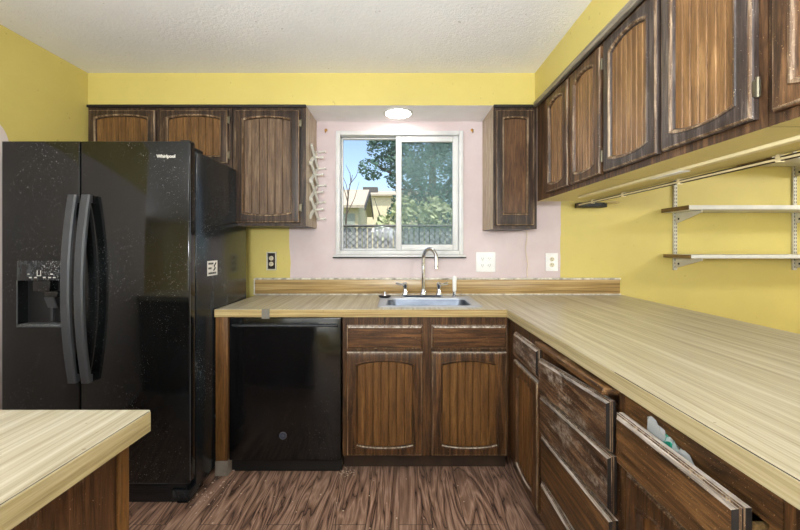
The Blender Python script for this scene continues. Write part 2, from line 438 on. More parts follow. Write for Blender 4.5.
def loops(mb, mp, seq, closed=True, mis=None, cap=False):
    rs = [[mb.bm.verts.new(mp(u, v, w)) for u, v in pts] for pts, w in seq]
    n = len(rs[0])
    pr = list(zip(rs, rs[1:])) + ([(rs[-1], rs[0])] if closed else [])
    for k, (a, b) in enumerate(pr):
        fs = [mb.bm.faces.new((a[i], a[(i + 1) % n], b[(i + 1) % n], b[i])) for i in range(n)]
        for i, f in enumerate(fs):
            q = mis[k] if mis else 0
            f.material_index = q(i) if callable(q) else q
    mb.mi = 0
    if cap:
        mb._mark([mb.bm.faces.new(rs[0][::-1]), mb.bm.faces.new(rs[-1])])
T = .02
UPE = lambda i: 2 if NA < i < 2 * NA + 1 else 0      # along the top edge only
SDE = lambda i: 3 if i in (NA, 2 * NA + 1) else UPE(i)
LOE = lambda i: 2 if i < NA else 0               # along the bottom edge only
def arch_door(root, face, plane, u0, u1, v0, v1, fm, pm, em, st=.052, rb=.06, rt=.068, sag=.016, rise=.022, hinges=None, grooves=5, label=None, base=False):
    mp = mapper(face, plane); m = MB()
    O = lambda d: outer_loop(u0, u1, v0, v1, d); I = lambda d: inner_loop(u0, u1, v0, v1, st, rb, rt, sag, rise, d)
    seq = [(O(0), 0), (O(0), T - .008), (O(.003), T - .006), (O(.005), T - .001), (O(.008), T), (I(-.012), T), (I(-.009), T + .003), (I(-.004), T + .003),
           (I(0), T - .003), (I(.003), T - .009), (I(.003), .001)]
    loops(m, mp, seq, True, [UPE if base else 0, UPE if base else 0, 1, 1, 0, 0, 0 if base else 1, LOE if base else 1, 0, 0, 0])
    door = m.build('door', [fm, em, M['edge_highlight']], root)
    if label: door['label'] = label
    a, b = u0 + st + .0005, u1 - st - .0005; c, d = v0 + rb - sag - .003, v1 - rt + rise + .003
    pts = [(a, T - .011)]; gw = .003
    for k in range(1, grooves + 1):
        x = a + (b - a) * k / (grooves + 1)
        pts += [(x - gw, T - .011), (x, T - .0165), (x + gw, T - .011)]
    pts += [(b, T - .011), (b, .003), (a, .003)]
    m = MB(); A = [m.bm.verts.new(mp(u, c, w)) for u, w in pts]; B = [m.bm.verts.new(mp(u, d, w)) for u, w in pts]
    m.skin([A, B]); m.build('panel', pm, door)
    for hu, hv, sgn in (hinges or []):
        m = MB(); p = mp(hu, hv, 0)
        q = [mp(hu + s * .004, hv, T * .55) for s in (-1, 1)]
        m.tube([mp(hu, hv - .024, T * .6), mp(hu, hv + .024, T * .6)], .0045, 10)
        c0, c1 = mp(hu, hv - .02, T * .15), mp(hu + sgn * .016, hv + .02, T * .75)
        m.box(min(c0.x, c1.x), max(c0.x, c1.x), min(c0.y, c1.y), max(c0.y, c1.y), min(c0.z, c1.z), max(c0.z, c1.z), .001)
        m.build('hinge', M['hinge'], door)
    return door
def slab_front(root, name, face, plane, u0, u1, v0, v1, fm, em, tilt=0.0, thick=T, label=None):
    mp0 = mapper(face, plane)
    mp = (lambda u, v, w: mp0(u, v + (u1 - u) * tilt, w)) if tilt else mp0
    m = MB(); O = lambda d: outer_loop(u0, u1, v0, v1, d)
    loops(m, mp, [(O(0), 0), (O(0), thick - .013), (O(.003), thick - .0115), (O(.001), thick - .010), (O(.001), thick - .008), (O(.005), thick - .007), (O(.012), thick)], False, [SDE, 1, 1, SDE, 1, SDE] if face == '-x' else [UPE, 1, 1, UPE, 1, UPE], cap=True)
    o = m.build(name, [fm, em, M['edge_highlight'], M['dark']], root)
    if label: o['label'] = label
    return o

# ------------------------------------------------------------------ base cabinets
g = 'base cabinets under the counter'
BY = 2.025                                     # face plane of the sink run
r = thing('sink_base_cabinet', 'brown base cabinet with two arched panel doors under the kitchen sink', 'cabinet', (.147, 2.3, 0), g)
m = MB(); m.box(-.312, .606, BY, 2.585, .095, .60); m.box(-.312, .606, BY, BY + .02, .60, .872)
m.box(-.312, -.295, BY + .02, 2.585, .60, .872); m.box(.590, .606, BY + .02, 2.585, .60, .872)
m.build('body', M['frame_v'], r)
m = MB(); m.box(-.312, .606, 2.085, 2.10, .001, .0945); m.build('toe_kick', M['toe'], r)
for a, b in ((-.288, .132), (.180, .594)):
    slab_front(r, 'drawer_front', '-y', BY - .001, a, b, .694, .822, M['frame_x'], M['edge'])
    arch_door(r, '-y', BY - .001, a, b, .106, .674, M['frame_v'], M['panel'], M['edge'], st=.058, rt=.072, rb=.062, grooves=6, base=True)
r = thing('filler_panel', 'narrow brown wood panel between black refrigerator and dishwasher', 'cabinet panel', (-.97, 2.3, 0))
m = MB(); m.box(-1.005, -.938, 1.998, 2.585, .083, .872, .002); m.build('panel', M['panel'], r)
m = MB(); m.box(-1.006, -.936, 1.994, 2.5, .001, .082, .002); f = m.build('foot', M['clear_grey'], r); f['label'] = 'grey plastic foot'

PX = .615                                      # face plane of the peninsula run
def base_body(root, y0, y1, xb=1.50, holes=False):
    m = MB()
    m.box(PX, xb, y0, y1, .095, .872); m.build('body', M['frame_v'], root)
    m = MB(); m.box(PX + .06, xb - .01, y0, y1, .001, .0945); m.build('toe_kick', M['toe'], root)
r = thing('corner_base_cabinet', 'narrow brown base cabinet with one drawer and door in the inside corner', 'cabinet', (1.05, 2.07, 0), g)
base_body(r, 1.562, 2.585)
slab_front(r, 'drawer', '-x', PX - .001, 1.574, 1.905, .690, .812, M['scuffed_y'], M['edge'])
arch_door(r, '-x', PX - .001, 1.574, 1.905, .106, .668, M['frame_v'], M['panel'], M['edge'], st=.058, rt=.075, rb=.062, base=True)

r = thing('drawer_cabinet', 'scuffed brown base cabinet with four sagging drawers and pulled out board', 'cabinet', (1.05, 1.28, 0), g)
m = MB(); m.box(PX + .02, 1.50, .992, 1.560, .095, .80); m.box(PX, PX + .02, .992, 1.018, .095, .872); m.box(PX, PX + .02, 1.545, 1.560, .095, .872)
m.box(PX, PX + .02, 1.018, 1.545, .095, .70); m.box(PX + .02, 1.50, .992, 1.560, .862, .872); m.box(PX + .03, 1.5, .992, 1.560, .80, .835)
m.build('body', M['frame_v'], r)
m = MB(); m.box(PX + .06, 1.49, .992, 1.560, .001, .0945); m.build('toe_kick', M['toe'], r)
for i, (z0, z1, x, tl, mt) in enumerate(((.640, .785, .606, .078, 'scuffed_y'), (.470, .632, .610, .072, 'scuffed_y'), (.278, .464, PX - .001, .050, 'frame_y'), (.108, .268, PX - .001, .0, 'frame_y'))):
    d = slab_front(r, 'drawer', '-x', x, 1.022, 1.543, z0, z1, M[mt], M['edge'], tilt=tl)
    if i == 0: d['label'] = 'scuffed top drawer sagging at the far end'
m = MB(); m.box(.572, 1.1, 1.026, 1.540, .838, .860, .006, 3); b = m.build('pull_out_board', M['frame_y'], r); b['label'] = 'pulled out wooden cutting board'

r = thing('wide_drawer_cabinet', 'brown base cabinet with a half open drawer holding a plastic bag', 'cabinet', (1.05, .79, 0), g)
m = MB(); m.box(PX + .10, 1.50, .585, .990, .095, .872)
m.box(PX, PX + .0995, .585, .990, .095, .675); m.box(PX, PX + .02, .585, .990, .797, .872)
m.box(PX, PX + .0995, .964, .990, .675, .797); m.box(PX, PX + .0995, .585, .606, .675, .797)
m.build('body', M['frame_y'], r)
m = MB(); m.box(PX + .06, 1.49, .585, .990, .001, .0945); m.build('toe_kick', M['toe'], r)
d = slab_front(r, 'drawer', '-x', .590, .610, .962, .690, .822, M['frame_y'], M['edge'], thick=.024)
d['label'] = 'half open drawer front'
m = MB(); m.box(.5905, .712, .622, .630, .695, .785); m.box(.5905, .712, .944, .952, .695, .785); m.box(.5905, .712, .6305, .9435, .695, .703)
m.build('drawer_box', M['raw_wood'], d)
arch_door(r, '-x', PX - .001, .610, .962, .106, .668, M['frame_v'], M['panel'], M['edge'], st=.058, rt=.075, rb=.062, base=True)
r = thing('end_base_cabinet', 'last brown base cabinet of the long counter nearest the viewer', 'cabinet', (1.05, .34, 0), g)
base_body(r, .10, .583)
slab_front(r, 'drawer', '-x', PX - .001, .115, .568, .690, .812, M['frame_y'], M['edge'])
arch_door(r, '-x', PX - .001, .115, .568, .106, .668, M['frame_v'], M['panel'], M['edge'])

# clear plastic bag with a green label in the half open drawer
r = thing('plastic_bag', 'crumpled clear plastic bag with green label in the half open drawer', 'plastic bag', (.66, .85, .704))
def crumple(mb, n, L, fn):
    V = [[mb.bm.verts.new(fn(i / n, j / L)) for i in range(n)] for j in range(L + 1)]
    mb.sm = False; mb.skin(V)
rb_ = random.Random(3)
def bagpt(a, t):
    th = a * 2 * math.pi; e = 1 if 0 < t < 1 else .3
    top = .852 - .030 * t; bot = .722 + .045 * t
    h = math.sin(th) * .5 + .5
    return Vector((.6025 + math.cos(th) * (.0080 if h < .8 else .006) * e + rb_.uniform(-.0015, .0015), .880 - .135 * t + rb_.uniform(-.006, .006),
                   bot + (top - bot) * h + rb_.uniform(-.012, .004)))
m = MB(); crumple(m, 14, 14, bagpt); m.build('film', M['bag'], r)
m = MB()
rb_ = random.Random(5)
def labpt(a, t):
    q = bagpt(a, .40 + .2 * t); c = Vector((.6025, q.y, .775)); return c + Vector(((q.x - c.x) * 1.12, 0, (q.z - c.z) * 1.03))
crumple(m, 14, 3, labpt); m.build('printed_label', M['green_label'], r)

# ------------------------------------------------------------------ countertops
CT, CB, CF = .914, .8735, 1.99
def slab_top(mb, xs, ys, keep):
    """plan cells -> one welded slab"""
    V = {}
    def vt(x, y):
        if (x, y) not in V: V[(x, y)] = mb.bm.verts.new((x, y, CT))
        return V[(x, y)]
    fs = []
    for i in range(len(xs) - 1):
        for j in range(len(ys) - 1):
            if keep(i, j): fs.append(mb.bm.faces.new((vt(xs[i], ys[j]), vt(xs[i + 1], ys[j]), vt(xs[i + 1], ys[j + 1]), vt(xs[i], ys[j + 1]))))
    ex = bmesh.ops.extrude_face_region(mb.bm, geom=fs)
    bmesh.ops.translate(mb.bm, verts=[v for v in ex['geom'] if isinstance(v, bmesh.types.BMVert)], vec=(0, 0, CB - CT))
CX = .589; CR = 1.575
SX0, SX1, SY0, SY1 = -.10, .455, 2.075, 2.475   # hole for the sink
r = thing('countertop', 'L-shaped butcher block laminate countertop running from refrigerator past sink', 'countertop', (.3, 2.2, CB))
m = MB()
xs = [-1.006, SX0, SX1, CX + .002, CR]; ys = [.10, CF + .002, SY0, SY1, 2.585]
slab_top(m, xs, ys, lambda i, j: (i == 3 or j >= 1) and not (i == 1 and j == 2))
m.build('slab', M['counter'], r)
m = MB(); m.box(-1.006, CX, CF - .001, CF + .0015, CB - .001, CT - .0015); e = m.build('edge_strip', M['counter_edge_x'], r)
m = MB(); m.box(CX - .001, CX + .0015, .10, CF, CB - .001, CT - .0015); m.build('edge_strip', M['counter_edge_y'], r)
m = MB(); m.box(CX + .0018, CX + .0028, .10, 1.0, CT - .001, CT + .0003); m.build('dark_seam', M['seam'], r)
m = MB(); m.box(-.748, -.705, CF - .003, CF - .0012, CB - .010, CT + .0012); m.box(-.748, -.705, CF - .003, CF + .012, CT + .0002, CT + .0012)
o = m.build('tape_strip', M['tape'], r); o['label'] = 'grey tape folded over the counter edge'
r = thing('backsplash', 'low wood-look backsplash strip along the wall behind the sink', 'backsplash', (.3, 2.588, CT + .001))
m = MB(); m.box(-1.018, 1.562, 2.578, 2.5985, CT + .002, 1.022, .002); m.build('board', M['splash'], r)
m = MB(); m.box(-1.022, 1.565, 2.574, 2.5985, 1.0225, 1.034, .003)
m.box(-1.027, -1.0185, 2.576, 2.5985, CT + .002, 1.03, .002)
m.box(-1.018, 1.562, 2.566, 2.5775, CT + .001, CT + .010, .003); m.build('caulk_line', M['caulk'], r)

# near left counter
r = thing('peninsula_counter', 'butcher block laminate counter corner at lower left in front of refrigerator', 'countertop', (-1.2, .45, CB))
m = MB(); m.prism([(-1.955, .10, CB), (-.546, .10, CB), (-.5215, .765, CB), (-.5265, .7705, CB), (-1.955, .7705, CB)], (0, 0, CT - CB)); m.build('slab', M['counter'], r)
m = MB(); m.prism([(-.5465, .10, CB - .0005), (-.5445, .10, CB - .0005), (-.5200, .7645, CB - .0005), (-.5220, .7645, CB - .0005)], (0, 0, CT - CB - .001)); m.build('edge_strip', M['counter_edge_y'], r)
m = MB(); m.prism([(-.5480, .10, CT - .001), (-.5466, .10, CT - .001), (-.5221, .762, CT - .001), (-.5235, .762, CT - .001)], (0, 0, .0014)); m.build('dark_seam', M['seam'], r)
r = thing('peninsula_cabinet', 'scratched dark brown cabinet under the counter corner at lower left', 'cabinet', (-1.2, .42, 0))
m = MB(); m.box(-1.95, -.556, .12, .738, .001, CB - .0015); m.build('body', wood('scratched_brown_panel', (58, 38, 24), (92, 62, 40), (120, 86, 58), 'Z', .66, worn=.45, worncol=(168, 146, 124)), r)
m = MB(); m.box(-.5558, -.546, .716, .7395, .001, CB - .002, .002); m.build('corner_stile', M['panel'], r)

# ------------------------------------------------------------------ wall cabinets
g = 'wall cabinets'
UY = 2.30; UT = 2.1455
r = thing('wall_cabinet', 'short brown wall cabinet with two arched doors above the refrigerator', 'cabinet', (-1.5, 2.45, 1.74), g)
m = MB(); m.box(X0 + .002, -1.052, UY, 2.597, 1.745, UT); m.build('body', M['up_frame'], r)
arch_door(r, '-y', UY - .001, -1.945, -1.527, 1.775, 2.112, M['up_frame'], M['up_panel_gold'], M['edge'], st=.048, rb=.05, rt=.058, sag=0, rise=.02, grooves=6)
arch_door(r, '-y', UY - .001, -1.494, -1.072, 1.775, 2.112, M['up_frame'], M['up_panel_gold'], M['edge'], st=.048, rb=.05, rt=.058, sag=0, rise=.02, grooves=6,
          hinges=[(-1.064, 1.83, -1), (-1.064, 2.05, -1)])
r = thing('wall_cabinet', 'tall dark wall cabinet with one arched door left of the window', 'cabinet', (-.82, 2.45, 1.38), g)
m = MB(); m.box(-1.048, -.586, UY, 2.597, 1.386, UT)
m.bm.faces.ensure_lookup_table()
for f in m.bm.faces:
    if f.calc_center_median().x > -.59: f.material_index = 1
m.build('body', [M['up_frame'], M['side_pale']], r)
arch_door(r, '-y', UY - .001, -1.030, -.622, 1.405, 2.112, M['up_frame'], M['up_panel_far'], M['edge'], st=.058, rb=.066, rt=.066, sag=.014, rise=.018, grooves=5,
          hinges=[(-.612, 1.50, -1), (-.612, 2.03, -1)])
r = thing('wall_cabinet', 'narrow dark brown wall cabinet with one door right of the window', 'cabinet', (.72, 2.45, 1.36), g)
m = MB(); m.box(.594, .868, UY, 2.597, 1.368, UT)
for f in m.bm.faces:
    if f.calc_center_median().x < .6: f.material_index = 1
m.build('body', [M['up_frame'], M['side_pale']], r)
arch_door(r, '-y', UY - .001, .606, .848, 1.388, 2.112, M['up_frame'], wood('reddish_brown_panel', (48, 32, 20), (96, 66, 42), (138, 102, 70), 'Z', .7, calm=.10), M['edge'], st=.05, rb=.075, rt=.06, sag=0, rise=.008, grooves=0)
def pen_upper(label, y0, y1, doors, ydepth=None):
    r = thing('wall_cabinet', label, 'cabinet', (1.02, (y0 + y1) / 2, 1.54), g)
    m = MB(); m.box(.872, 1.178, y0, y1, 1.541, UT)
    for f in m.bm.faces:
        if f.calc_center_median().z < 1.6 and abs(f.normal.z) > -1 and abs(f.calc_center_median().z - 1.541) < .001: f.material_index = 1
    m.build('body', [M['up_frame_y'], M['yellow_pale']], r)
    for (a, b, fm, hy) in doors:
        arch_door(r, '-x', .871, a, b, 1.566, 2.112, M[fm], M['up_panel'], M['edge'], st=.05, rb=.058, rt=.07, sag=.016, rise=.026, grooves=6,
                  hinges=[(hy[0], 1.64, hy[1]), (hy[0], 2.03, hy[1])] if hy else None)
pen_upper('brown hanging cabinet with two doors nearest the window corner', 1.540, 2.298, [(1.850, 2.125, 'up_frame_y', None), (1.552, 1.829, 'up_frame_y', (1.545, 1))])
pen_upper('brown hanging cabinet with two greyed arched doors, middle of the row', .862, 1.538, [(1.211, 1.527, 'door_grey', None), (.883, 1.190, 'door_grey', (.874, 1))])
pen_upper('brown hanging cabinet of the row, cut off by the right picture edge', .15, .860, [(.530, .838, 'up_frame_y', None), (.185, .505, 'up_frame_y', None)])

# ------------------------------------------------------------------ refrigerator
r = thing('refrigerator', 'black side-by-side refrigerator with water dispenser and long handles', 'refrigerator', (-1.47, 2.1, 0))
FX0, FX1, FXm = -1.920, -1.013, -1.540
FY = 1.763; FZ0, FZ1 = .112, 1.767
m = MB(); m.box(FX0 + .004, FX1 - .002, 1.828, 2.43, .045, 1.735, .006, 2); m.build('body', M['black_side'], r)
m = MB(); m.box(FX0 + .01, FX1 - .012, 1.816, 1.8275, .10, 1.725); m.build('gasket', M['black_matte'], r)
# left door with a recess for the dispenser
DX0, DX1, DZ0, DZ1 = -1.842, -1.630, .872, 1.188
m = MB()
xs = [FX0, DX0, DX1, FXm - .003]; zs = [FZ0, DZ0, DZ1 - .095, FZ1]
V = {}
def fv(x, z):
    if (x, z) not in V: V[(x, z)] = m.bm.verts.new((x, FY, z))
    return V[(x, z)]
fs = [m.bm.faces.new((fv(xs[i], zs[j]), fv(xs[i + 1], zs[j]), fv(xs[i + 1], zs[j + 1]), fv(xs[i], zs[j + 1]))) for i in range(3) for j in range(3) if not (i == 1 and j == 1)]
ex = bmesh.ops.extrude_face_region(m.bm, geom=fs)
bmesh.ops.translate(m.bm, verts=[v for v in ex['geom'] if isinstance(v, bmesh.types.BMVert)], vec=(0, .052, 0))
bmesh.ops.recalc_face_normals(m.bm, faces=m.bm.faces)
es = [e for e in m.bm.edges if e.is_manifold and len(e.link_faces) == 2 and e.calc_face_angle(0) > .5 and (all(abs(v.co.y - FY) < .001 for v in e.verts)) and (all(v.co.x in (FX0, FXm - .003) for v in e.verts) or all(abs(v.co.z - FZ0) < 1e-4 for v in e.verts) or all(abs(v.co.z - FZ1) < 1e-4 for v in e.verts))]
es = [e for e in m.bm.edges if all(abs(v.co.y - FY) < .001 for v in e.verts) and e.calc_face_angle(0) > .5 and
      (abs(e.verts[0].co.x - e.verts[1].co.x) < 1e-5 and min(abs(e.verts[0].co.x - FX0), abs(e.verts[0].co.x - FXm + .003)) < 1e-4 or
       abs(e.verts[0].co.z - e.verts[1].co.z) < 1e-5 and min(abs(e.verts[0].co.z - FZ0), abs(e.verts[0].co.z - FZ1)) < 1e-4)]
bmesh.ops.bevel(m.bm, geom=es, offset=.005, segments=3, affect='EDGES', profile=.5)
ld = m.build('door', M['black_gloss'], r); ld['label'] = 'left freezer door with dispenser'
m = MB(); m.box(FXm + .003, FX1, FY, 1.815, FZ0, FZ1, .005, 3); rd = m.build('door', M['black_gloss'], r); rd['label'] = 'right refrigerator door with silver logo'
m = MB(); m.box(FX1 - .002, FX1 + .0006, 1.7685, 1.7725, FZ0 + .01, FZ1 - .01, .0005, 1); m.box(-1.36, FX1 - .004, 1.7655, 1.769, FZ0 - .0008, FZ0 + .001); m.build('edge_trim', M['grey_trim'], rd)
def handle(xc, door):
    m = MB(); n = 22; rings = []
    for i in range(n + 1):
        t = i / n; z = .607 + (1.505 - .607) * t
        bowv = (1 - (2 * t - 1) ** 2)
        y = FY - .022 - .040 * bowv; hw = .021
        rings.append([m.bm.verts.new(p) for p in ((xc - hw, y + .009, z), (xc - hw, y - .003, z), (xc - hw + .006, y - .009, z), (xc + hw - .006, y - .009, z), (xc + hw, y - .003, z), (xc + hw, y + .009, z))])
    m.skin(rings)
    for z in (.625, 1.487): m.box(xc - .015, xc + .015, FY - .019, FY - .0003, z - .018, z + .018, .003)
    m.build('handle', M['handle_grey'], door)
handle(-1.556, ld); handle(-1.492, rd)
# dispenser
m = MB(); m.box(DX0 + .0005, DX1 - .0005, FY - .004, FY - .0003, DZ1 - .094, DZ1, .0015)
dp = m.build('control_panel', M['panel_scuff'], ld); dp['label'] = 'scuffed dispenser control panel'
m = MB()
for i, x in enumerate((-1.782, -1.757, -1.715, -1.690, -1.667)): m.box(x, x + .012, FY - .0048, FY - .0041, 1.105, 1.111)
m.box(-1.745, -1.742, FY - .0048, FY - .0041, 1.118, 1.142); m.box(-1.728, -1.725, FY - .0048, FY - .0041, 1.118, 1.142); m.box(-1.745, -1.725, FY - .0048, FY - .0041, 1.115, 1.118)
m.box(-1.790, -1.780, FY - .0048, FY - .0041, 1.122, 1.127); m.box(-1.68, -1.668, FY - .0048, FY - .0041, 1.122, 1.127)
m.build('control_marks', M['logo'], ld)
m = MB(); m.box(DX0, DX1, FY + .049, FY + .0515, DZ0, DZ1 - .095); m.build('recess_back', M['black_matte'], ld)
m = MB(); m.box(-1.775, -1.690, FY + .004, FY + .048, 1.04, 1.0925, .004); m.box(-1.72, -1.655, FY + .006, FY + .03, 1.012, 1.0395, .004)
m.build('nozzle_housing', M['black_gloss'], ld)
m = MB(); m.prism([(-1.728, FY + .012, 1.010), (-1.680, FY + .012, 1.010), (-1.688, FY + .036, .955), (-1.730, FY + .036, .955)], (0, .006, 0)); m.box(-1.712, -1.702, FY + .03, FY + .04, .89, .956)
m.build('lever', M['handle_grey'], ld)
m = MB(); m.box(DX0 + .003, DX1 - .003, FY - .003, FY + .048, DZ0 + .0005, DZ0 + .010, .003); o = m.build('drip_tray', black('worn_drip_tray', (40, 42, 44), .4, .50, .7), ld)
m = MB(); m.box(DX0 - .003, DX0 + .001, FY - .003, FY - .0003, DZ0, DZ1 - .095); m.box(DX0 - .003, DX1, FY - .003, FY - .0003, DZ0 - .004, DZ0); m.build('recess_rim', M['grey_trim'], ld)
# logo, side sticker, base grille, feet, hinge cover
lm = Matrix.Translation((-1.125, FY - .0004, 1.693)) @ FRONT
writing('logo', 'Whirlpool', M['logo'], rd, lm, .0215, bold=.0007)
m = MB(); m.box(FX1 - .0022, FX1 - .0010, 1.932, 2.038, 1.100, 1.180)
st_ = m.build('sticker', M['label_white'], r); st_['label'] = 'small white printed sticker'
m = MB()
rs = random.Random(4)
for row, z in enumerate((1.165, 1.140, 1.113)):
    y = 1.942
    while y < (1.975 if row == 1 else (1.99 if row == 0 else 2.025)):
        wdt = rs.uniform(.003, .008); m.box(FX1 - .0011, FX1 - .0005, y, y + wdt, z - .005, z + .005); y += wdt + rs.uniform(.001, .003)
m.tube([(FX1 - .0008, 2.02, 1.168), (FX1 - .0008, 2.0, 1.15), (FX1 - .0008, 2.012, 1.14), (FX1 - .0008, 1.995, 1.126)], .004, 6)
m.build('printed_marks', M['ink'], st_)
m = MB(); m.box(FX0 + .01, FX1 - .03, 1.79, 1.83, .004, .108, .003)
for i in range(5): m.box(FX0 + .02, FX1 - .12, 1.787, 1.79, .042 + i * .012, .047 + i * .012)
m.build('base_grille', M['black_matte'], r)
for x0, x1 in ((FX0 + .005, FX0 + .09), (FX1 - .095, FX1 - .003)):
    m = MB(); m.box(x0, x1, 1.775, 1.90, .020, .075, .006); m.box(x0 + .02, x1 - .02, 1.79, 1.88, .0005, .0205); m.build('foot', M['black_side'], r)
for x0 in (FX0 + .05, FX1 - .1):
    m = MB(); m.box(x0, x0 + .05, 2.30, 2.38, .0005, .046); m.build('foot', M['black_matte'], r)
m = MB(); m.box(FX1 - .085, FX1 - .006, 1.80, 1.90, 1.736, 1.752, .004); m.box(FX1 - .05, FX1 - .006, 1.772, 1.82, 1.7672, 1.775, .002); m.build('hinge_cover', M['black_matte'], r)

# ------------------------------------------------------------------ dishwasher
r = thing('dishwasher', 'black built-in dishwasher with round badge left of sink cabinet', 'dishwasher', (-.625, 2.3, 0))
m = MB(); m.box(-.925, -.324, 2.045, 2.58, .09, .868); m.build('body', M['black_matte'], r)
m = MB(); m.box(-.931, -.318, 1.999, 2.044, .085, .8685, .005, 3); dd = m.build('door', M['black_dw'], r)
n = 24; m = MB(); rings = []
for i in range(n + 1):
    t = i / n; x = -.915 + .581 * t; e = min(1, min(t, 1 - t) / .05); k = math.sin(e * math.pi / 2)
    y = 1.9985 - .016 * k
    rings.append([m.bm.verts.new(p) for p in ((x, 1.9988, .835), (x, y - .001, .832), (x, y - .004, .827), (x, y - .001, .820), (x, 1.9988, .816))])
m.sm = True; m.skin(rings); m.build('handle', plain('dark_satin_handle', (46, 48, 50), .2), dd)
m = MB(); m.lathe((-.635, 1.9988, .222), [(.0205, 0), (.0205, .003), (.019, .004), (.0165, .003), (.0165, .0025)], (0, -1, 0)); bd = m.build('badge', M['grey_trim'], dd)
m = MB(); m.lathe((-.635, 1.9965, .222), [(.0162, 0), (.0162, .001)], (0, -1, 0)); m.build('badge_face', M['badge_blue'], dd)
writing('badge_letters', 'GE', M['grey_trim'], dd, Matrix.Translation((-.635, 1.9950, .222)) @ FRONT, .013)
m = MB(); m.box(-.931, -.318, 2.035, 2.044, .012, .0845); m.box(-.92, -.33, 2.044, 2.06, .001, .03); m.build('kick_plate', M['black_matte'], r)

# ------------------------------------------------------------------ sink, faucet and what lies by them
r = thing('sink', 'stainless steel drop-in kitchen sink below the window', 'sink', (.18, 2.27, CT))
m = MB(); zt = CT + .004
def rrect(x0, x1, y0, y1, rad, z, n=5):
    P = []
    for cx, cy, a0 in ((x1 - rad, y1 - rad, 0), (x0 + rad, y1 - rad, 90), (x0 + rad, y0 + rad, 180), (x1 - rad, y0 + rad, 270)):
        for i in range(n + 1):
            a = R(a0 + 90 * i / n); P.append(Vector((cx + rad * math.cos(a), cy + rad * math.sin(a), z)))
    return P
seq = [rrect(-.123, .478, 2.056, 2.496, .03, CT + .0006), rrect(-.121, .476, 2.058, 2.494, .03, zt), rrect(-.112, .467, 2.068, 2.486, .03, zt + .001),
       rrect(-.075, .430, 2.098, 2.402, .05, zt), rrect(-.070, .425, 2.103, 2.397, .05, zt - .008), rrect(-.056, .411, 2.117, 2.385, .06, CT - .15),
       rrect(-.02, .375, 2.15, 2.35, .06, CT - .175), rrect(.14, .215, 2.21, 2.285, .035, CT - .18)]
rs_ = [[m.bm.verts.new(p) for p in s] for s in seq]; m.sm = True; m.skin(rs_, cap=False); m._mark([m.bm.faces.new(rs_[-1])])
for f in m.bm.faces:
    if f.calc_center_median().z > CT - .002 and len(f.verts) == 4: f.material_index = 1
m.build('basin', [M['steel'], M['steel_rim']], r, sharp=50)
m = MB(); m.lathe((.1775, 2.2475, CT - .1795), [(.033, 0), (.033, .003), (.026, .001), (.002, .001)]); m.build('drain', M['chrome'], r)
r = thing('faucet', 'chrome gooseneck faucet with two lever handles behind the sink', 'faucet', (.155, 2.447, zt))
fz = zt + .0012; fy = 2.445
m = MB(); m.prism(rrect(.015, .292, fy - .024, fy + .024, .022, fz), (0, 0, .014)); m.build('base_plate', M['chrome'], r)
m = MB(); m.lathe((.163, fy, fz + .0145), [(.022, 0), (.022, .018), (.017, .03), (.013, .04)])
d2 = Vector((.62, -.78, 0)).normalized(); pts = [Vector((.163, fy, fz + .03))]
H = 1.178; rad = .062
for i in range(4): pts.append(Vector((.163, fy, fz + .03 + (H - fz - .03) * (i + 1) / 4)))
for i in range(1, 13):
    a = math.pi * i / 12; pts.append(Vector((.163, fy, H)) + d2 * (rad - rad * math.cos(a)) + Vector((0, 0, rad * math.sin(a))))
pts.append(pts[-1] + Vector((0, 0, -.05)))
m.tube(pts, .012, 14); m.lathe(pts[-1] + Vector((0, 0, -.014)), [(.013, 0), (.013, .016), (.0105, .02)]); m.build('spout', M['chrome'], r)
for x, s in ((.040, -1), (.267, 1)):
    m = MB(); m.lathe((x, fy, fz + .0145), [(.021, 0), (.021, .012), (.014, .024), (.012, .05), (.016, .058), (.016, .074), (.010, .082), (.003, .084)])
    m.tube([(x, fy, fz + .082), (x + s * .02, fy - .004, fz + .084), (x + s * .062, fy - .012, fz + .092)], [.007, .0075, .0085], 10)
    m.build('handle', M['chrome'], r)
r = thing('side_sprayer', 'white side sprayer standing in chrome collar right of the faucet', 'sprayer', (.372, 2.447, zt))
m = MB(); m.lathe((.372, 2.447, fz), [(.020, 0), (.020, .006), (.013, .012), (.0125, .036)]); m.build('collar', M['chrome'], r)
m = MB(); m.lathe((.372, 2.447, fz + .0365), [(.010, 0), (.0125, .01), (.0135, .06), (.015, .085), (.013, .098), (.004, .104)]); m.build('spray_head', M['white_plastic'], r)
r = thing('sink_strainer', 'dark basket strainer lying at the back left corner of the sink', 'strainer', (-.096, 2.40, zt))
m = MB(); m.lathe((-.094, 2.42, zt + .0014), [(.030, 0), (.042, .008), (.044, .011), (.038, .014), (.014, .012)]); m.build('rim', M['black_matte'], r)
m = MB(); m.lathe((-.094, 2.42, zt + .0134), [(.014, 0), (.007, .006), (.006, .016), (.011, .02), (.009, .026), (.002, .027)]); m.build('knob', M['chrome'], r)

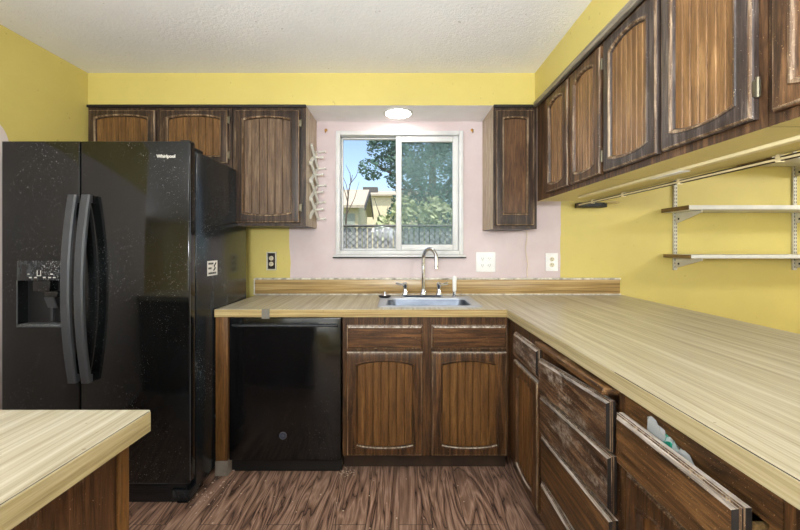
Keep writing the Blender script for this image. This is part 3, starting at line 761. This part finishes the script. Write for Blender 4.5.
# ------------------------------------------------------------------ outlets, hooks, cable, lamp
def duplex(mb_parent, x, z, y, mat, k=1.0):
    for dz in (-.020, .020):
        m = MB(); m.lathe((x, y, z + dz * k), [(.016, 0), (.016, .003), (.014, .004)], (0, -1, 0), 20); q = m.build('receptacle', mat, mb_parent)
        m = MB()
        for dx in (-.006, .006): m.box(x + dx - .0012, x + dx + .0012, y - .0052, y - .0041, z + dz * k - .001, z + dz * k + .008)
        m.box(x - .002, x + .002, y - .0052, y - .0041, z + dz * k - .010, z + dz * k - .006)
        m.build('slots', M['ink'], q)
r = thing('wall_outlet', 'outlet without cover plate in open metal box beside the refrigerator', 'outlet', (-.905, 2.598, 1.153), 'wall outlets')
m = MB(); ringbox(m, -.940, -.870, 1.088, 1.218, 2.585, 2.5985, .008, .002); m.build('metal_box', M['galv'], r)
m = MB(); m.box(-.931, -.879, 2.595, 2.5985, 1.097, 1.209); m.build('box_inside', M['dark'], r)
m = MB(); m.box(-.922, -.888, 2.586, 2.5948, 1.110, 1.196, .004); m.build('yoke', M['bronze'], r); duplex(r, -.905, 1.153, 2.5855, M['ivory'])
r = thing('wall_outlet', 'wide white double outlet plate on pink wall right of the sink', 'outlet', (.617, 2.598, 1.146), 'wall outlets')
m = MB(); m.box(.548, .686, 2.592, 2.5985, 1.076, 1.216, .003); m.build('plate', M['white_plastic'], r)
for x in (.592, .642): duplex(r, x, 1.146, 2.5916, M['white_plastic'], 1.2)
r = thing('wall_outlet', 'single white outlet plate near the yellow paint edge', 'outlet', (1.086, 2.598, 1.146), 'wall outlets')
m = MB(); m.box(1.042, 1.130, 2.592, 2.5985, 1.082, 1.210, .003); m.build('plate', M['white_plastic'], r); duplex(r, 1.086, 1.146, 2.5916, M['ivory'])
m = MB(); rs = random.Random(9)
m.tube([(.905 + .006 * math.sin(i * .9) + (.01 if i > 9 else 0), 2.594, 1.366 - .331 * i / 14) for i in range(15)], .0035, 8)
o = m.build('cable', M['cream_cable']); tag(o, 'thin cream cable hanging below the narrow wall cabinet', 'cable')
for x, nm in ((-.520, 'small brass curtain hook on pink wall left of window top'), (.520, 'small brass curtain hook on pink wall right of window top')):
    s = 1 if x > 0 else -1
    m = MB(); m.lathe((x, 2.5985, 2.085), [(.011, 0), (.010, .004), (.004, .006)], (0, -1, 0), 16)
    m.tube([(x, 2.594, 2.085), (x, 2.575, 2.083), (x, 2.566, 2.072), (x, 2.572, 2.060), (x, 2.582, 2.064)], .0035, 8)
    tag(m.build('curtain_hook', M['brass']), nm, 'hook', 'curtain hooks')
r = thing('recessed_light', 'lit round recessed ceiling light above the window', 'light', (0, 2.43, 2.1455))
m = MB(); m.lathe((-.005, 2.43, 2.1455), [(.098, 0), (.098, -.005), (.090, -.009), (.082, -.006), (.080, -.001)], n=40); m.build('trim_ring', M['white_paint'], r)
m = MB(); m.lathe((-.005, 2.43, 2.1425), [(.079, 0), (.079, -.006), (.06, -.012), (.001, -.014)], n=40); m.build('lens', M['lamp_lens'], r)

# white accordion peg rack on the side of the tall cabinet
r = thing('peg_rack', 'white wooden accordion peg rack on the tall cabinet side', 'rack', (-.575, 2.48, 1.45))
ya, yb = 2.385, 2.588; zlo, zhi = 1.448, 1.922; nX = 4; st = (zhi - zlo) / nX
def slat(p, q, x):
    m = MB(); p, q = Vector(p), Vector(q); d = (q - p).normalized(); nrm = Vector((1, 0, 0)).cross(d) * .012
    m.prism([p + nrm, q + nrm, q - nrm, p - nrm], (.009, 0, 0)); m.build('slat', M['white_paint'], r)
for k in range(nX):
    z0, z1 = zlo + k * st, zlo + (k + 1) * st
    slat((-.5855, ya, z0), (-.5855, yb, z1), 0); slat((-.5763, ya, z1), (-.5763, yb, z0), 0)
pk = []
for k in range(nX + 1): pk += [(ya + .01, zlo + k * st)] if k % 1 == 0 else []
for k in range(nX + 1): pk += [(yb - .012, zlo + k * st)]
pk = pk[nX + 1:] + [((ya + yb) / 2, zlo + (k + .5) * st) for k in range(nX)]
for y, z in pk:
    m = MB(); m.lathe((-.5670, y, z), [(.0065, 0), (.005, .034), (.005, .040), (.0088, .043), (.0088, .049), (.004, .052)], (1, 0, .06), 12); m.build('peg', M['white_paint'], r)

# ------------------------------------------------------------------ under the hanging cabinets
r = thing('lighting_strip', 'long cream wiring strip under the hanging cabinets', 'wiring strip', (1.02, 1.3, 1.53))
m = MB(); m.box(1.008, 1.034, .15, 2.06, 1.529, 1.5405, .003); m.build('channel', M['cream_rod'], r)
m = MB(); m.box(1.004, 1.038, 1.30, 1.46, 1.526, 1.5285, .002); m.build('joint_cover', M['white_plastic'], r)
r = thing('hanging_rod', 'thin dark metal rod clipped along the hanging cabinets bottom edge', 'rod', (1.17, 1.3, 1.52))
m = MB(); m.tube([(1.172, .15, 1.528), (1.172, 2.40, 1.528)], .0085, 12); m.build('rod', M['bronze'], r)
m = MB(); m.tube([(1.159, .15, 1.525), (1.159, 2.35, 1.525)], .0038, 12); m.build('cable', M['cream_rod'], r)
for y in (1.12, 1.52, 1.90, 2.2):
    m = MB(); m.box(1.158, 1.18, y - .004, y + .004, 1.517, 1.5405, .001); m.build('clip', M['cream_rod'], r)
r = thing('under_cabinet_lamp', 'flat black lamp housing on yellow wall below hanging cabinet end', 'lamp', (1.37, 2.5, 1.53))
m = MB(); m.box(1.25, 1.445, 2.53, 2.5985, 1.530, 1.562, .003); m.build('housing', M['black_matte'], r)
m = MB(); m.lathe((1.478, 2.54, 1.556), [(.052, 0), (.055, .004), (.03, .012), (.004, .014)]); m.build('disc_cap', M['cream_rod'], r)

# ------------------------------------------------------------------ shelves on the yellow wall
for x, ztop in ((1.959, 1.93), (2.806, 1.93)):
    m = MB(); m.box(x - .013, x + .013, 2.584, 2.5985, 1.089, ztop, .002); m.mi = 1
    z = 1.105
    while z < ztop - .03:
        for dx in (-.006, .006): m.box(x + dx - .002, x + dx + .002, 2.5834, 2.5841, z, z + .014)
        z += .0254
    o = m.build('shelf_standard', [M['galv'], M['dark']])
    tag(o, 'slotted metal shelf standard under the shelves\' exposed wooden ends' if x < 2.5 else 'slotted metal shelf standard by the right picture edge', 'shelf standard', 'shelf standards on the yellow wall')
def bracket(x, z, label):
    m = MB(); m.prism([(x - .004, 2.583, z - .002), (x - .004, 2.583, z - .068), (x - .004, 2.572, z - .072), (x - .004, 2.36, z - .014), (x - .004, 2.355, z - .002)], (.008, 0, 0))
    m.mi = 1; m.box(x - .0046, x + .0046, 2.545, 2.56, z - .05, z - .036)
    tag(m.build('shelf_bracket', [M['galv'], M['dark']]), label, 'bracket', 'shelf brackets')
def shelf(name_label, x0, x1, z0, z1):
    r = thing('wall_shelf', name_label, 'shelf', ((x0 + x1) / 2, 2.46, z0), 'white shelves on the yellow wall')
    m = MB(); m.box(x0, x1, 2.338, 2.582, z0, z1, .002)
    m.build('board', M['white_paint'], r)
    m = MB(); m.box(x0 - .0015, x0 - .0003, 2.338, 2.582, z0, z1); e = m.build('bare_end', M['raw_wood'], r); e['label'] = 'bare brown board end'
shelf('white shelf above the lowest one, level with the cabinet bottoms', 1.858, 3.03, 1.494, 1.522)
shelf('lowest white shelf on the yellow wall', 1.872, 3.03, 1.180, 1.203)
shelf('highest white shelf, half hidden behind the hanging cabinets', 2.39, 3.30, 1.822, 1.845)
for x, z, l in ((1.959, 1.493, 'metal bracket under the middle shelf near its brown end'), (1.959, 1.179, 'metal bracket under the lowest shelf near its brown end'),
                (2.806, 1.493, 'metal bracket under the middle shelf by the right picture edge'), (2.806, 1.179, 'metal bracket under the lowest shelf by the right picture edge'),
                (2.806, 1.821, 'metal bracket under the highest shelf in upper right')):
    bracket(x, z, l)

# paint flakes swept against the cabinets
m = MB(); rf = random.Random(11)
def flake(x, y):
    s = rf.uniform(.002, .006); a = rf.uniform(0, 6.3)
    P = [(x + s * math.cos(a + k * 1.6) * rf.uniform(.6, 1.2), y + s * math.sin(a + k * 1.6) * rf.uniform(.6, 1.2), .0006) for k in range(4)]
    m.prism(P, (0, 0, .0016))
for _ in range(42): flake(rf.gauss(-.95, .045), rf.gauss(1.86, .09))
for _ in range(34): flake(rf.gauss(-.30, .025), rf.gauss(2.03, .02))
for _ in range(26): flake(rf.uniform(-.9, .45), rf.uniform(1.55, 2.0))
tag(m.build('paint_flakes', M['flake']), 'pale paint flakes and crumbs scattered on the dark floor', 'debris', kind='stuff')

# ------------------------------------------------------------------ outside the window
m = MB(); m.box(-14, 14, 2.8, 34, -.45, -.35); struct(m.build('ground_outside', M['lawn']))
r = thing('fence', 'chain-link fence with pale slats beyond the kitchen window', 'fence', (0, 6.2, -.35))
fy0 = 6.2; ft = 1.60
m = MB()
for i in range(48): 
    x = -2.2 + i * .088; m.box(x, x + .07, fy0, fy0 + .006, -.3, ft - .03)
m.build('slats', M['fence_slat'], r)
m = MB()
for i in range(-30, 60):
    x = -2.2 + i * .11
    for s in (1, -1):
        x0, x1 = x, x + s * 1.1
        m.tube([(x0, fy0 - .008, .55), (x1, fy0 - .008, ft - .02)], .003, 4)
m.build('wire_mesh', M['fence_wire'], r)
m = MB(); m.tube([(-3, fy0 - .02, ft), (3, fy0 - .02, ft)], .022, 10); m.build('top_rail', M['fence_wire'], r)
for x in (-2.0, .35, 2.2):
    m = MB(); m.tube([(x, fy0 + .04, -.35), (x, fy0 + .04, ft + .05)], .03, 10); m.build('post', M['fence_wire'], r)

def house(label, x0, x1, y0, y1, ze, zr, wm, over=.25):
    r = thing('house', label, 'house', ((x0 + x1) / 2, (y0 + y1) / 2, -.35)); ym = (y0 + y1) / 2
    m = MB(); m.prism([(x0, y0, -.34), (x0, y1, -.34), (x0, y1, ze), (x0, ym, zr), (x0, y0, ze)], (x1 - x0, 0, 0)); m.build('wall', wm, r)
    k = (zr - ze) / (ym - y0); th = .12
    m = MB()
    for s in (0, 1):
        ya = y0 - over if s == 0 else y1 + over; za = ze - k * over
        m.prism([(x0 - over, ya, za + .02), (x0 - over, ym, zr + .02), (x0 - over, ym, zr + th), (x0 - over, ya, za + th)], (x1 - x0 + 2 * over, 0, 0))
    m.build('roof', M['roof'], r)
    m = MB()
    for s in (0, 1):
        ya = y0 - over if s == 0 else y1 + over; za = ze - k * over
        m.prism([(x1 + over + .002, ya, za - .08), (x1 + over + .002, ym, zr - .08), (x1 + over + .002, ym, zr + th), (x1 + over + .002, ya, za + th)], (.04, 0, 0))
    m.build('fascia', M['roof_dark'], r)
    return r
h = house('small house with pale shingled roof beyond the fence', -6, -1.5, 13.4, 17.2, 2.72, 3.5, M['house'])
m = MB(); m.box(-2.35, -1.62, 13.36, 13.39, 1.3, 2.45); m.build('garage_door', M['siding'], h)
h = house('larger cream house standing behind the small roofed house', -3.2, 2.5, 21, 27, 4.15, 4.75, M['house'])
m = MB(); m.box(-2.2, -1.3, 22.2, 22.8, 4.3, 4.85); m.build('chimney', M['roof_dark'], h)

def leaves(m, pts, size, rr):
    for p in pts:
        a = rr.uniform(0, 6.3); tl = rr.uniform(-.9, .9); s = size * rr.uniform(.6, 1.3)
        u = Vector((math.cos(a), math.sin(a) * .6, tl)).normalized(); v = u.cross(Vector((rr.uniform(-1, 1), rr.uniform(-1, 1), rr.uniform(-.3, 1)))).normalized()
        m.face([p - u * s, p - v * s * .42, p + u * s, p + v * s * .42])
def blob_points(rr, blobs, n):
    P = []; wts = [b[3] ** 2 for b in blobs]
    for _ in range(n):
        c = rr.choices(blobs, wts)[0]
        d = Vector((rr.gauss(0, 1), rr.gauss(0, 1), rr.gauss(0, 1))).normalized() * c[3] * rr.uniform(.45, 1) ** .6
        P.append(Vector(c[:3]) + Vector((d.x, d.y, d.z * .85)))
    return P
rr = random.Random(21)
r = thing('tree', 'tall dark green tree filling the right half of the window', 'tree', (1.0, 10.5, -.35))
m = MB(); m.tube([(1.0, 10.5, -.34), (1.05, 10.5, 1.2), (.95, 10.5, 2.6), (1.0, 10.6, 4.4)], [.2, .17, .13, .06], 10)
for q in ((-.9, 10.4, 3.7), (-.4, 10.6, 4.6), (2.2, 10.6, 4.0), (1.8, 10.3, 2.9), (-.2, 10.2, 2.9)): m.tube([(.97, 10.5, 2.2), ((q[0] + .97) / 2, q[1], (q[2] + 2.5) / 2 + .1), q], [.07, .05, .02], 7)
m.build('trunk', M['bark'], r)
bl = [(1.2, 10.5, 3.4, 1.0), (.5, 10.6, 4.0, .9), (1.9, 10.6, 3.9, .9), (.2, 10.4, 3.2, .6), (-.45, 10.5, 4.1, .5), (-.80, 10.4, 3.45, .38), (-.6, 10.4, 4.4, .4), (.0, 10.4, 3.7, .55), (.05, 10.4, 2.2, .4), (1.0, 10.5, 2.4, .8), (2.2, 10.5, 2.8, .8), (.4, 10.6, 4.7, .6), (1.5, 10.6, 4.7, .7), (.1, 10.5, 2.5, .35), (-.15, 10.5, 4.6, .4)]
m = MB(); leaves(m, blob_points(rr, bl, 13000), .062, rr); m.build('foliage', M['leaf_dark'], r, normals=False)
r = thing('bush', 'pale leafy bush growing over the fence outside the window', 'bush', (.35, 6.9, -.35))
m = MB()
for i in range(16):
    a = rr.uniform(-1, 1); m.tube([(.35 + a * .2, 6.9, -.34), (.35 + a * .6, 6.9 + rr.uniform(-.2, .2), 1.1), (.35 + a * 1.0, 6.9 + rr.uniform(-.3, .3), rr.uniform(1.6, 2.2))], [.02, .014, .005], 5)
m.build('stems', M['bark'], r)
bl = [(.35, 6.9, 1.7, .42), (-.15, 6.9, 1.65, .30), (.8, 6.9, 1.75, .35), (.1, 6.9, 2.0, .24), (.65, 7.0, 2.0, .25), (1.1, 6.9, 1.5, .3), (.3, 6.9, 1.25, .4), (-.3, 6.9, 1.45, .2)]
m = MB(); leaves(m, blob_points(rr, bl, 1500), .068, rr); m.build('foliage', M['leaf_light'], r, normals=False)
r = thing('bare_tree', 'bare twiggy tree at the left edge of the window view', 'tree', (-1.55, 11, -.35))
m = MB(); m.tube([(-1.62, 11, -.34), (-1.6, 11, 2.0), (-1.52, 11, 2.9), (-1.4, 11, 3.4)], [.04, .03, .02, .008], 7)
for a, b in (((-1.58, 11, 2.2), (-1.2, 11, 3.2)), ((-1.55, 11, 2.6), (-1.9, 11, 3.5)), ((-1.5, 11, 3.1), (-1.2, 11, 3.6)), ((-1.52, 11, 2.7), (-1.75, 11, 3.5)), ((-1.45, 11, 3.2), (-1.6, 11, 3.7))):
    m.tube([a, ((a[0] + b[0]) / 2 + .05, 11, (a[2] + b[2]) / 2), b], [.014, .01, .004], 6)
m.build('trunk', M['bark'], r)
